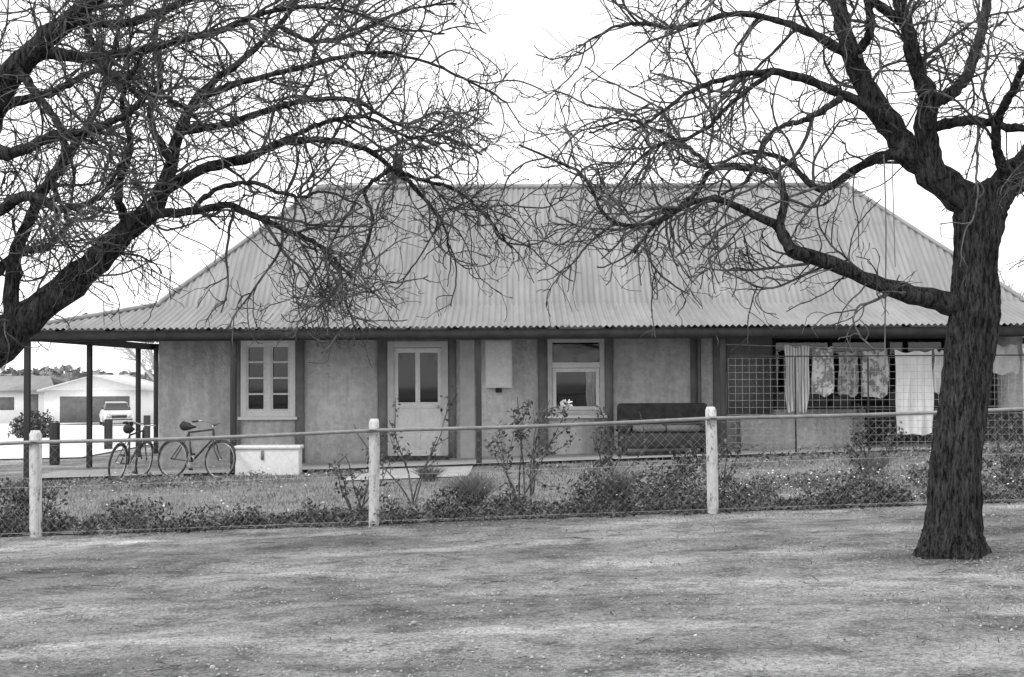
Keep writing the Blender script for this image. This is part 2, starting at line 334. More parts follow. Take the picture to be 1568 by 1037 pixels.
# window 2
mb=MB(); frame(mb,.68,1.77,.86,2.34,.09,27.28,27.42); mb.obj('sash_window_surround',M['frame'],house,bevel=.004)
mb=MB(); mb.box(.77,1.68,27.27,27.4,1.765,1.87)
mb.box(.63,1.82,27.2,27.3,.80,.86); frame(mb,.775,1.675,.955,1.755,.07,27.31,27.36)
mb.obj('sash_window_frame',M['white'],house,bevel=.004)
mb=MB(); mb.pane(.77,1.68,27.37,.95,2.25); mb.obj('sash_window_glass',M['glass'],house)
mb=MB(); mb.box(-.51,0,27.12,27.299,1.39,2.3); mb.box(-.49,-.02,27.105,27.12,1.42,2.27); mb.obj('meter_box',M['white'],house,bevel=.006)
mb=MB(); mb.box(-.32,-.2,27.2,27.3,1.30,1.385); mb.obj('meter_box_base',M['fascia'],house)
mb=MB(); mb.box(-1.0,-.72,27.22,27.299,-.1,2.3); mb.obj('pale_shutter',mat('shutter_paint',.42,.52,6),house,bevel=.005)
# right-hand sleepout
mb=MB(); frame(mb,5.0,9.3,.95,2.35,.06,27.28,27.38)
for x in (6.1,7.2,8.3): mb.box(x,x+.05,27.29,27.37,1.01,2.29)
mb.obj('sleepout_window_frame',M['dark_timber'],house)
mb=MB(); mb.pane(5.06,9.24,27.39,1.0,2.3); mb.obj('sleepout_glass',M['glass'],house)
mb=MB(); mb.box(6.75,9.78,27.25,27.298,-.1,.93); mb.obj('sleepout_dark_cladding',M['fabric_dark'],house)
mb=MB(); mb.box(4.12,4.98,27.25,27.298,.86,2.9); mb.obj('sleepout_grey_cladding',M['wall_dark'],house)
# verandah posts
mb=MB()
for x in (-8.66,-4.98,-.6,3.76,8.12,11.7): mb.box(x-.05,x+.05,25.36,25.46,-.45,2.27)
for y in (29.15,32.95,34.6):
    mb.box(-8.71,-8.61,y-.05,y+.05,-.45,2.30); mb.box(11.65,11.75,y-.05,y+.05,-.2,2.30)
mb.obj('verandah_posts',M['dark_timber'],house,bevel=.008)
mb=MB(); mb.tubes([(3.58,27.2,2.6),(3.58,27.2,.1)],.035,8,True); mb.obj('downpipe',M['wall_dark'],house,True)
mb=MB(); mb.tubes([(3.62,25.3,2.38),(3.66,25.2,2.2),(3.6,25.25,1.95)],.012,6,True); mb.obj('hanging_bracket',M['black'],house,True)
# ---------------------------------------------------------------- verandah things
def Hf(x,y): return float(H(x,y))
w=empty('whitewashed_low_wall'); mb=MB(); mb.box(-4.83,-3.72,24.8,25.2,-.4,.36); mb.box(-4.86,-3.69,24.77,25.22,.36,.42); mb.obj('hob_body',M['white'],w,bevel=.02)
mb=MB(); mb.box(-4.38,-4.33,24.78,24.8,.18,.34); mb.obj('vent',M['wall_dark'],w)
s=empty('wire_mesh_screen'); mb=MB(); x0,x1=3.86,11.6; y=25.41
z0,z1=.28,1.92
for x in np.arange(x0,x1,.125): mb.tubes([(x,y,z0),(x,y,z1)],.0028,4)
for z in np.arange(z0,z1+.01,.125): mb.tubes([(x0,y+.005,z),(x1,y+.005,z)],.0028,4)
mb.obj('welded_mesh',M['wire_dark'],s)
mb=MB(); mb.tubes([(x0,y-.01,z1+.02),(x1,y-.01,z1+.02)],.012,6,True)
for x in (5.05,6.35,9.6): mb.tubes([(x,y-.02,.0),(x,y-.02,z1)],.016,6,True)
mb.obj('screen_rails',M['dark_timber'],s)
mb=MB(); mb.box(4.3,6.4,26.8,26.9,-.05,.85); 
pl=mb.obj('fibro_panel_low_wall',M['wall'])
def cloth(name,x0,x1,z0,z1,y,m,folds=5,amp=.05,taper=0.0,nx=44,nz=26,seed=0,par=None):
    r=np.random.default_rng(seed); u=np.linspace(0,1,nx); v=np.linspace(0,1,nz); U,Vv=np.meshgrid(u,v)
    ph=r.uniform(0,6)
    yy=y+amp*(.35+.65*Vv)*np.sin(U*folds*2*np.pi+ph+.8*np.sin(Vv*2+ph))+.02*np.sin(U*9+Vv*7+ph)
    xc=(x0+x1)/2; wd=(x1-x0)/2
    xx=xc+(U*2-1)*wd*(1-taper*Vv)+.015*np.sin(Vv*6+U*4)
    sag=.03*np.sin(U*np.pi)+.02*np.sin(U*11+ph)
    zz=z1-sag*(1-Vv*.3)-(z1-z0)*Vv+.02*np.sin(U*folds*3+ph)*Vv
    V=np.stack([xx,yy,zz],-1).reshape(-1,3); i,j=np.meshgrid(np.arange(nx-1),np.arange(nz-1)); a=(j*nx+i).ravel()
    me=mesh_np(name,V,np.stack([a,a+1,a+nx+1,a+nx],1),True); return link(name,me,m,par)
def stripe_mat(name,lo,hi,scale,vert=True):
    m,nt,b=new_mat(name); tc=nt.nodes.new('ShaderNodeTexCoord'); wv=nt.nodes.new('ShaderNodeTexWave'); wv.bands_direction='X' if vert else 'Z'
    wv.inputs['Scale'].default_value=scale; wv.inputs['Distortion'].default_value=.4; nt.links.new(tc.outputs['Object'],wv.inputs[0])
    nt.links.new(ramp(nt,wv.outputs['Fac'],[(.3,lo),(.6,hi)]),b.inputs['Base Color']); b.inputs['Roughness'].default_value=.95; return m
def print_mat(name,lo,hi,sc):
    m,nt,b=new_mat(name); nt.links.new(ramp(nt,noise(nt,sc,3,.6),[(.42,lo),(.5,hi),(.58,hi),(.66,lo)]),b.inputs['Base Color']); b.inputs['Roughness'].default_value=.95; return m
LY=25.75
cl=empty('clothes_line'); mb=MB(); t=np.linspace(0,1,14)
mb.tubes(np.stack([3.8+t*7.8,LY+0*t,2.17-.1*np.sin(t*np.pi)],1),.006,4); mb.obj('line_wire',M['wire'],cl)
def LX(px): return (px-784)/F_PX*LY
def LZ(py,px=1350): return float(P(px,py,LY)[2])
reflection_cloth=mat('reflection_drape',.6,.75,12,.9)
cloth('hanging_curtain',LX(1200),LX(1241),LZ(630),LZ(528),LY,stripe_mat('curtain_stripe',.3,.65,6),6,.035,.25,seed=1)
cloth('hanging_towel',LX(1243),LX(1277),LZ(603),LZ(531),LY,print_mat('towel_a',.62,.22,6),2,.03,.02,seed=2)
cloth('hanging_towel',LX(1284),LX(1314),LZ(604),LZ(537),LY,print_mat('towel_b',.15,.35,9),2,.04,seed=3)
cloth('hanging_towel',LX(1319),LX(1360),LZ(607),LZ(535),LY,print_mat('towel_c',.18,.5,7),3,.03,.05,seed=4)
cloth('hanging_sheet',LX(1369),LX(1428),LZ(664),LZ(537),LY,mat('linen',.7,.8,4,.9),3,.05,.08,seed=5)
cloth('hanging_shirt',LX(1430),LX(1446),LZ(600),LZ(536),LY,mat('shirt_c',.6,.72,4,.9),2,.03,-.3,seed=6)
cloth('hanging_towel',LX(1520),LX(1560),LZ(572),LZ(528),LY,mat('towel_d',.4,.6,6,.9),2,.03,seed=7)
cloth('reflection_drape',1.40,1.66,1.0,1.75,27.46,reflection_cloth,4,.02,.35,seed=9,par=house)  # added pale drape, stands in for a reflection in the sash pane
# couch
c=empty('old_couch'); mb=MB(); x0,x1=1.95,3.62; g=Hf(2.8,26.0)+.06; cy=25.75
mb.box(x0,x1,cy,cy+.75,g+.12,g+.42); mb.box(x0,x1,cy+.6,cy+.85,g+.42,g+.93); mb.box(x0-.02,x0+.2,cy-.05,cy+.8,g+.42,g+.66); mb.box(x1-.2,x1+.02,cy-.05,cy+.8,g+.42,g+.66)
mb.obj('couch_frame',M['fabric_dark'],c,bevel=.06)
mb=MB(); mb.box(x0+.22,(x0+x1)/2-.01,cy-.02,cy+.59,g+.425,g+.54); mb.box((x0+x1)/2+.01,x1-.22,cy-.02,cy+.59,g+.425,g+.54); mb.obj('seat_cushions',mat('worn_cushion',.10,.18,8,.95),c,bevel=.04)
mb=MB()
for x in (x0+.1,x1-.1):
    for y in (cy+.07,cy+.7): mb.tubes([(x,y,g),(x,y,g+.13)],.03,8,True)
mb.obj('couch_feet',M['dark_timber'],c)
# bicycles
def bicycle(loc,rz,lean):
    e=empty('bicycle',loc,0,(lean,0,rz))
    mb=MB()
    for x in (0,1.05):
        mb.tubes(ring(x,0,.33,.32,36),.018,6)
    mb.obj('tyres',M['rubber'],e,True)
    mb=MB()
    for x in (0,1.05):
        mb.tubes(ring(x,0,.33,.295,36),.008,5); mb.tubes([(x,-.04,.33),(x,.04,.33)],.02,8,True)
        for k in range(20):
            a=k/20*2*np.pi; mb.tubes([(x,.02*(-1)**k,.33),(x+.29*np.cos(a),0,.33+.29*np.sin(a))],.0015,3)
    mb.obj('rims_and_spokes',M['chrome'],e,True)
    mb=MB(); T=lambda pts,r: mb.tubes(pts,r,8,True)
    bb=(.43,0,.29); st=(.30,0,.80); ht=(.83,0,.86); hb=(.87,0,.72)
    T([bb,st],.018); T([st,ht],.016); T([bb,hb],.02); T([ht,hb],.022)
    for s_ in (-.05,.05): T([(0,s_,.33),(.43,s_*.5,.29)],.01); T([(0,s_,.33),(.3,s_*.3,.76)],.009); T([(.875,s_*.7,.70),(.94,s_,.5),(1.05,s_,.33)],.011)
    T([(.875,-.04,.70),(.875,.04,.70)],.016)
    for x in (0,1.05):
        t=np.linspace(.3,2.9,14) if x==0 else np.linspace(.5,2.5,12)
        mb.tubes(np.stack([x+.35*np.cos(t),0*t,.33+.35*np.sin(t)],1),.012,6)
    mb.obj('frame_fork_mudguards',M['black'],e,True)
    mb=MB(); mb.tubes([st,(.285,0,.88)],.012,8,True); mb.tubes([ht,(.815,0,.95)],.012,8,True)
    mb.tubes([(.66,-.28,.97),(.80,-.22,.99),(.83,-.08,.96),(.815,0,.95),(.83,.08,.96),(.80,.22,.99),(.66,.28,.97)],.011,8,True)
    mb.tubes(ring(.43,-.05,.29,.09,20),.006,5); mb.tubes([(.43,-.1,.29),(.50,-.1,.15)],.009,6,True); mb.tubes([(.43,.1,.29),(.36,.1,.43)],.009,6,True)
    mb.obj('bars_and_cranks',M['chrome'],e,True)
    mb=MB()
    mb.tubes([(.12,0,.90),(.17,0,.915),(.28,0,.905),(.36,0,.90),(.44,0,.90)],[.05,.085,.07,.035,.018],10,True)
    mb.tubes([(.50,-.14,.15),(.50,-.06,.15)],.02,6,True); mb.tubes([(.36,.06,.43),(.36,.14,.43)],.02,6,True)
    for s_ in (-1,1): mb.tubes([(.60,s_*.29,.96),(.70,s_*.265,.975)],.016,8,True)
    mb.obj('saddle_pedals_grips',M['rubber'],e,True)
    return e
bicycle((-6.02,25.12,Hf(-6.0,25)+.01),math.radians(-27),math.radians(-8))
bicycle((-6.78,24.3,Hf(-6.8,24.5)+.01),math.radians(80),math.radians(9))
# ---------------------------------------------------------------- front fence
FY=15.7
fence=empty('wire_fence')
posts=[-9.0,-5.25,-1.53,2.2,5.95,9.7]
mb=MB()
for i,x in enumerate(posts):
    g=Hf(x,FY); w=.055; t=1.17; lean=(.01,-.008,.006,-.01,.01,0)[i]
    V=[]
    for z,ww in ((-.3,w),(.4,w*.97),(.8,w*1.0),(t-.04,w*.97),(t,w*.7)):
        for sx,sy in ((-1,-1),(1,-1),(1,1),(-1,1)): V.append((x+sx*ww+lean*z+rng.normal(0,.002),FY+sy*ww,g+z))
    Fq=[(k*4+j,k*4+(j+1)%4,k*4+4+(j+1)%4,k*4+4+j) for k in range(4) for j in range(4)]+[(16,17,18,19)]
    mb.add(V,Fq)
mb.obj('fence_posts',M['post'],fence)
mb=MB(); t=np.linspace(-11,12,90)
rz=H(t,FY)+1.045
for a,b2 in zip(posts[:-1],posts[1:]):
    u=np.clip((t-a)/(b2-a),0,1); rz=rz-.018*np.sin(u*np.pi)*((t>a)&(t<b2))
mb.tubes(np.stack([t,FY-.075+0*t,rz],1),.021,8,True); mb.obj('top_rail_pipe',M['pipe'],fence,True)
mb=MB()
for x in posts:
    mb.tubes([(x-.06,FY-.07,Hf(x,FY)+1.02),(x-.02,FY-.1,Hf(x,FY)+1.05),(x+.03,FY-.1,Hf(x,FY)+1.04),(x+.06,FY-.06,Hf(x,FY)+1.07)],.005,5)
mb.obj('rail_ties',M['black'],fence)
mb=MB(); pts=[]
xsn=np.arange(-11,12,.10); K=20
zz=np.linspace(.02,1.0,K); zig=np.where(np.arange(K)%2==0,-1,1)*.025
for sgn in (1,-1):
    X=xsn[:,None]+sgn*zig[None]+(.05 if sgn<0 else 0)
    pts.append(np.stack([X,np.full_like(X,FY-.058),H(X,FY)+zz[None]],-1))
pts=np.concatenate(pts); mb.tubes(pts,.0012,3)
for z in (.05,.55,1.0): mb.tubes(np.stack([t,FY-.06+0*t,H(t,FY)+z],1),.0018,4)
mb.obj('wire_netting',M['wire'],fence)
# ---------------------------------------------------------------- garden planting
def clumps(cx,cy,r,h,nl,size,rr=rng):
    out=[]
    for x,y,ra,hh,n in zip(cx,cy,r,h,nl):
        n=int(n); a=rr.uniform(0,6.28,n); q=np.sqrt(rr.random(n)); zf=rr.random(n)**.6
        X=x+ra*q*np.cos(a); Yp=y+ra*q*np.sin(a); Z=H(X,Yp)+hh*zf*np.sqrt(1-q*q*.85)
        out.append(np.stack([X,Yp,Z],1))
    return np.concatenate(out)
Cs=[]
n=290; cx=rng.uniform(-8,8,n); cy=15.72+abs(rng.normal(0,.45,n)); Cs.append(clumps(cx,cy,rng.uniform(.08,.3,n),rng.uniform(.03,.26,n)*rng.choice([.6,1,1.3],n),rng.uniform(45,110,n),.03))
def grp(x0,x1,y0,y1,n,r0,r1,h0,h1,l0=120,l1=220):
    return clumps(rng.uniform(x0,x1,n),rng.uniform(y0,y1,n),rng.uniform(r0,r1,n),rng.uniform(h0,h1,n),rng.uniform(l0,l1,n),.03)
Cs.append(grp(-6.3,-4.0,16.0,17.2,12,.2,.35,.2,.4)); Cs.append(grp(.8,2.3,16.1,17.2,15,.2,.35,.35,.6)); Cs.append(grp(-.8,.1,16.2,16.9,6,.15,.3,.2,.4))
Cs.append(grp(5.0,8,16.2,18,16,.2,.4,.25,.5)); Cs.append(grp(-8,-6,16,18,12,.25,.4,.35,.6)); Cs.append(grp(2.4,4.6,16,17,12,.15,.3,.2,.4))
C=np.concatenate(Cs); gb=empty('garden_bed')
link('bed_foliage',mesh_np('bed_foliage',*leaves(C,.026,.5)),M['leaf_bed'],gb)
Cs=[grp(2.3,9,17.3,20,45,.2,.4,.08,.25,80,140),grp(-9,-4.2,22.3,24.2,40,.15,.35,.08,.2,60,120),grp(-3.8,-2.6,22.5,24.9,6,.15,.3,.1,.2,60,100),grp(-.5,4,22,24.8,16,.15,.3,.06,.18,60,100),grp(4,11,21,24.9,45,.2,.4,.1,.3,70,120),grp(-8,3,16.1,17.4,50,.12,.3,.05,.16,50,90)]
link('low_border_plants',mesh_np('low_border_plants',*leaves(np.concatenate(Cs),.028,.45)),M['leaf_light'],gb)
n=700; fxp=np.concatenate([rng.uniform(2.3,8,520),rng.uniform(-6.5,-3,130),rng.uniform(-3,2,50)]); fyp=np.concatenate([rng.uniform(16,19.5,520),rng.uniform(16.2,24.5,130),rng.uniform(16.2,17.5,50)])
C=np.stack([fxp,fyp,H(fxp,fyp)+rng.uniform(.06,.26,700)],1)
link('small_white_flowers',mesh_np('small_white_flowers',*leaves(C,.015,.9,.6)),M['flower'],gb)
def shrub_grassy(name,x,y,r,h,n):
    a=rng.uniform(0,6.28,n); tilt=rng.random(n)**.7; L=h*rng.uniform(.7,1.1,n); K=4; t=np.linspace(0,1,K)[None]
    bx=x+.25*r*rng.normal(0,1,n)*.6; by=y+.25*r*rng.normal(0,1,n)*.6
    X=bx[:,None]+np.cos(a)[:,None]*r*tilt[:,None]*t**1.2; Yp=by[:,None]+np.sin(a)[:,None]*r*tilt[:,None]*t**1.2
    Z=H(x,y)+L[:,None]*(t-.25*tilt[:,None]*t*t)
    mb=MB(); mb.tubes(np.stack([X,Yp,Z],-1),np.array([.003,.004,.003,.001])[None]*np.ones((n,1)),3)
    return mb.obj(name,M['leaf_light'])
shrub_grassy('lavender_bush',P(722,0,17.6)[0],17.6,.38,.42,700)
shrub_grassy('lavender_bush',P(655,0,22)[0],22,.3,.3,300)
shrub_grassy('lavender_bush',P(940,0,16.8)[0],16.8,.35,.5,450)
shrub_grassy('lavender_bush',P(1330,0,20)[0],20,.4,.4,450)
def walk(start,dirn,L,K,wander,bias,r,curl=0.0):
    n=len(start); Pn=np.zeros((n,K,3)); Pn[:,0]=start; d=dirn.copy(); st=(L/(K-1))[:,None]
    cv=r.normal(0,1,(n,3))*curl
    for k in range(1,K):
        if k==K//2: cv=cv*.3+r.normal(0,1,(n,3))*curl
        d=d+r.normal(0,wander,(n,3))+bias+cv; d/=np.linalg.norm(d,axis=1,keepdims=True); Pn[:,k]=Pn[:,k-1]+d*st
    return Pn
def rose(x,y,h,spread,nst,nleaf,flowers=0,seed=1,leafbias=.35):
    r=np.random.default_rng(seed); e=empty('rose_bush'); z=Hf(x,y)
    st=np.tile([x,y,z],(nst,1))+r.normal(0,.03,(nst,3))*[1,1,0]
    a=r.uniform(0,6.28,nst); d=np.stack([np.cos(a)*spread,np.sin(a)*spread*.7,np.ones(nst)],1); d/=np.linalg.norm(d,axis=1,keepdims=True)
    A=walk(st,d,h*r.uniform(.7,1.1,nst),9,.13,np.zeros(3),r); mb=MB(); mb.tubes(A,np.linspace(.013,.005,9)[None]*np.ones((nst,1)),5)
    m2=nst*4; idx=r.integers(0,nst,m2); kk=r.integers(3,8,m2); s2=A[idx,kk]; d2=(A[idx,kk]-A[idx,kk-1]); d2/=np.linalg.norm(d2,axis=1,keepdims=True); d2=d2+r.normal(0,.6,(m2,3)); d2/=np.linalg.norm(d2,axis=1,keepdims=True)
    B=walk(s2,d2,h*r.uniform(.15,.4,m2),6,.18,np.array([0,0,.02]),r); mb.tubes(B,np.linspace(.006,.003,6)[None]*np.ones((m2,1)),4)
    mb.obj('canes',M['twig'],e,True)
    i=r.integers(0,m2,nleaf); k=r.integers(1,6,nleaf); C=B[i,k]+r.normal(0,.035,(nleaf,3))
    link('leaves',mesh_np('leaves',*leaves(C,.03,.6,0,r)),M['leaf_rose'],e)
    if flowers:
        j=np.argsort(-B[:,-1,2])[:flowers]; cc=B[j,-1]; F=np.repeat(cc,40,0)+r.normal(0,.028,(flowers*40,3))
        link('blooms',mesh_np('blooms',*leaves(F,.04,.8,0,r)),M['flower'],e)
def RX(px,Y): return (px-784)/F_PX*Y
rose(RX(797,16.6),16.6,1.35,.45,6,420,0,3)
rose(RX(632,18),18.0,1.2,.4,4,130,0,4)
rose(RX(545,16.4),16.4,.75,.5,6,220,0,5)
rose(RX(915,16.6),17.4,1.2,.55,4,260,0,6)
rose(RX(812,18.5),18.5,1.2,.06,2,50,1,12)
rose(RX(1100,17),17.0,.75,.4,6,240,0,7)
rose(RX(1330,19),19.0,.9,.4,6,300,0,8)
rose(RX(1030,18),18.0,.7,.5,4,160,0,9)
rose(RX(60,17),17.0,.7,.6,8,400,0,10)
rose(RX(1540,17.5),17.5,.9,.5,8,420,0,13)
# ---------------------------------------------------------------- trees
def catmull(pts,K):
    pts=np.asarray(pts,float); n=len(pts); p=np.vstack([2*pts[0]-pts[1],pts,2*pts[-1]-pts[-2]])
    t=np.linspace(0,n-1-1e-6,K); i=t.astype(int); f=(t-i)[:,None]
    a,b2,c,d=p[i],p[i+1],p[i+2],p[i+3]
    return .5*((2*b2)+(-a+c)*f+(2*a-5*b2+4*c-d)*f**2+(-a+3*b2-3*c+d)*f**3)
def limb(spec,Y0,dY,K=40,r=rng,wob=.016,sc=1.0):
    n=len(spec); pts=[]
    for i,(px,py,w) in enumerate(spec):
        Yd=Y0+dY*(i/(n-1))**1.3; q=P(px,py,Yd); pts.append([*q,w*sc/2/F_PX*Yd])
    A=catmull(pts,K); A[1:,:3]+=np.cumsum(r.normal(0,wob*.4,(K-1,3)),0)*np.linspace(0,1,K-1)[:,None]+r.normal(0,wob*.35,(K-1,3)); A[:,3]=np.maximum(A[:,3],.006)
    return A
def spawn(PP,RR,n,L0,L1,a0,a1,K,wander,bias,center,outw,rmax,rtip,r,t0=.12,curl=.09):
    N,K0,_=PP.shape
    seg=np.linalg.norm(PP[:,1:]-PP[:,:-1],axis=2).sum(1); pr=seg/seg.sum()
    idx=r.choice(N,n,p=pr); t=(t0+(1-t0)*r.random(n)**.85)*(K0-1.001); i=t.astype(int); f=(t-i)
    pos=PP[idx,i]*(1-f[:,None])+PP[idx,i+1]*f[:,None]; T=PP[idx,i+1]-PP[idx,i]; T/=np.linalg.norm(T,axis=1,keepdims=True)+1e-9
    rad=RR[idx,i]*(1-f)+RR[idx,i+1]*f
    pv=r.normal(size=(n,3)); pv-= (pv*T).sum(1,keepdims=True)*T; pv/=np.linalg.norm(pv,axis=1,keepdims=True)
    ang=r.uniform(a0,a1,n)[:,None]; d=T*np.cos(ang)+pv*np.sin(ang)
    o=pos-center; o[:,2]*=.3; o/=np.linalg.norm(o,axis=1,keepdims=True)+1e-9
    L=r.uniform(L0,L1,n)*(1-.35*t/(K0-1))
    A=walk(pos,d,L,K,wander,np.asarray(bias)+o*outw,r,curl)
    r0=np.minimum(rad*.75,rmax*r.uniform(.6,1,n)); R=r0[:,None]+(rtip-r0)[:,None]*np.linspace(0,1,K)[None]**.8
    R=np.maximum(R,rtip)
    return A,R
def tree(name,limbs,trunk,center,counts,seed,zmin=None):
    r=np.random.default_rng(seed); e=empty(name)
    K=trunk.shape[0]; S=56
    mb=MB(); th=np.arange(S)/S*2*np.pi
    V=[]
    for k in range(K):
        c,rad=trunk[k,:3],trunk[k,3]; zz=c[2]
        rr=rad*(1+.05*np.sin(5*th+zz*1.5+1)+.04*np.sin(9*th-zz*2.2)+.035*np.sin(17*th+zz*3)+.03*np.sin(23*th-zz*7)+r.normal(0,.022,S))
        fl=np.clip((trunk[0,2]+.35-zz)/.4,0,1); rr=rr*(1+fl**2*(.25+.25*np.sin(4*th+.7)))
        V.append(np.stack([c[0]+rr*np.cos(th),c[1]+rr*np.sin(th),np.full(S,zz)],1))
    i=np.arange(K-1)[:,None]*S; j=np.arange(S)[None]; j2=(j+1)%S
    mb.add(np.concatenate(V),np.stack([i+j,i+j2,i+S+j2,i+S+j],-1).reshape(-1,4))
    mb.add(np.concatenate([V[-1],[trunk[-1,:3]+[0,0,.04]]]),[(a,(a+1)%S,(a+2)%S,S) for a in range(0,S,2)])
    mb.obj('trunk',M['bark'],e,True)
    LP=np.stack([l[:,:3] for l in limbs]); LR=np.stack([l[:,3] for l in limbs])
    mb=MB(); LRn=LR*(1+.08*r.normal(size=LR.shape)*(LR>.012)); mb.tubes(LP,LRn,12); mb.obj('limbs',M['bark'],e,True)
    n1,n2,n3,n4=counts
    A1,R1=spawn(LP,LR,n1,.5,1.5,.5,1.15,16,.13,(0,0,.0),center,.015,.017,.0058,r,.15,.08)
    A2,R2=spawn(A1,R1,n2,.3,.85,.5,1.25,11,.15,(0,0,-.02),center,.015,.0090,.0042,r,.05,.12)
    A2b,R2b=spawn(LP,LR,n2//5,.3,.8,.6,1.3,11,.15,(0,0,.0),center,.01,.0090,.0042,r,.2,.12)
    A2=np.concatenate([A2,A2b]); R2=np.concatenate([R2,R2b])
    A3,R3=spawn(A2,R2,n3,.12,.42,.5,1.3,8,.17,(0,0,.0),center,.01,.0054,.0031,r,.05,.14)
    A4,R4=spawn(A3,R3,n4,.05,.16,.4,1.1,3,.12,(0,0,.0),center,.0,.004,.0028,r,.1)
    mb=MB(); mb.tubes(A1,R1,6); mb.obj('branches',M['twig'],e,True)
    mb=MB(); mb.tubes(A2,R2,4); mb.tubes(A3,R3,3); mb.tubes(A4,R4,3); mb.obj('twigs',M['twig'],e,True)
    return e
TY=11.6
tp=[(1452,868,108),(1453,838,96),(1456,790,80),(1461,700,72),(1475,600,70),(1492,480,74),(1496,400,62),(1504,330,72),(1508,285,60)]
def trunk_of(tp,Yd,K=80):
    A=[]
    for px,py,w in tp: q=P(px,py,Yd); A.append([*q,w/2/F_PX*Yd])
    return catmull(A,K)
tr=trunk_of(tp,TY)
R_=[
 limb([(1492,480,42),(1445,462,36),(1400,452,30),(1350,436,26),(1300,415,23),(1245,395,22),(1212,385,19),(1190,345,14),(1150,325,12),(1090,300,10),(1040,318,9),(985,345,8),(925,325,6),(890,262,5),(795,215,3)],TY,-1.0,60),
 limb([(1212,385,16),(1196,350,14),(1205,300,12),(1190,268,11),(1140,256,10),(1090,262,9),(1060,300,7),(1000,345,6),(965,390,4)],TY-.5,.8),
 limb([(1504,320,62),(1455,285,50),(1405,240,44),(1370,190,38),(1335,130,32),(1305,60,27),(1285,-20,22),(1260,-120,14),(1240,-200,8)],TY,.6,50),
 limb([(1405,240,24),(1360,236,18),(1310,262,13),(1255,290,10),(1200,240,8),(1150,230,6),(1100,250,4)],TY,.8),
 limb([(1365,180,20),(1290,140,15),(1190,105,11),(1100,115,8),(1030,150,6),(970,195,4)],TY,-1.5,50),
 limb([(1320,90,18),(1240,45,13),(1140,15,9),(1040,35,7),(960,30,5),(890,60,3)],TY,1.5),
 limb([(1440,275,36),(1420,200,34),(1425,150,30),(1400,85,26),(1385,20,22),(1370,-60,16),(1350,-150,8)],TY,-.6),
 limb([(1508,320,62),(1545,280,52),(1590,235,44),(1640,160,34),(1690,60,24),(1740,-60,12)],TY,.5),
 limb([(1425,160,22),(1475,130,18),(1505,70,16),(1525,0,14),(1550,-90,8)],TY,.9),
 limb([(1425,195,18),(1490,183,15),(1560,195,13),(1640,200,10),(1720,170,5)],TY,-.9),
 limb([(1385,30,16),(1300,-30,13),(1200,-60,10),(1100,-60,7),(1000,-30,4)],TY,-.9),
 limb([(1590,235,26),(1650,260,20),(1740,250,14),(1830,280,8)],TY,-.3),
 limb([(1290,150,12),(1240,180,9),(1190,200,7),(1150,270,5),(1110,300,4)],TY-.5,-1.0),
 limb([(1545,280,18),(1530,200,15),(1560,120,12),(1590,30,8)],TY,-1.4),
 limb([(1310,90,16),(1340,40,14),(1330,-40,10),(1345,-120,6)],TY,-1.2),
 limb([(1190,105,8),(1130,150,7),(1080,200,6),(1010,230,5),(950,300,3)],TY-.6,-.6),
 limb([(1100,260,8),(1060,230,7),(1010,200,6),(950,180,4),(900,200,3)],TY-.3,.6),
]
R_=[np.stack([np.interp(np.linspace(0,1,48),np.linspace(0,1,len(l)),l[:,c]) for c in range(4)],1) for l in R_]
cR=tr[-1,:3].copy()
t1=tree('bare_street_tree',R_,tr,cR,(160,800,2500,1000),21)
mb=MB(); tp_=P(1357,235,TY); t=np.linspace(0,1,10)
mb.tubes(np.stack([tp_[0]+.01*np.sin(t*5)-.0*t,TY+0*t,tp_[2]-t*1.75],1),.006,5)
mb.tubes(np.stack([tp_[0]+.08+.015*t,TY+.05+0*t,tp_[2]-.02-t*.9],1),.004,5)
mb.obj('swing_rope',M['wall_dark'])
LYd=12.0
tp=[(-135,870,120),(-132,820,104),(-130,760,96),(-128,700,92),(-126,640,92),(-125,600,96),(-125,560,88)]
tl=trunk_of(tp,LYd)
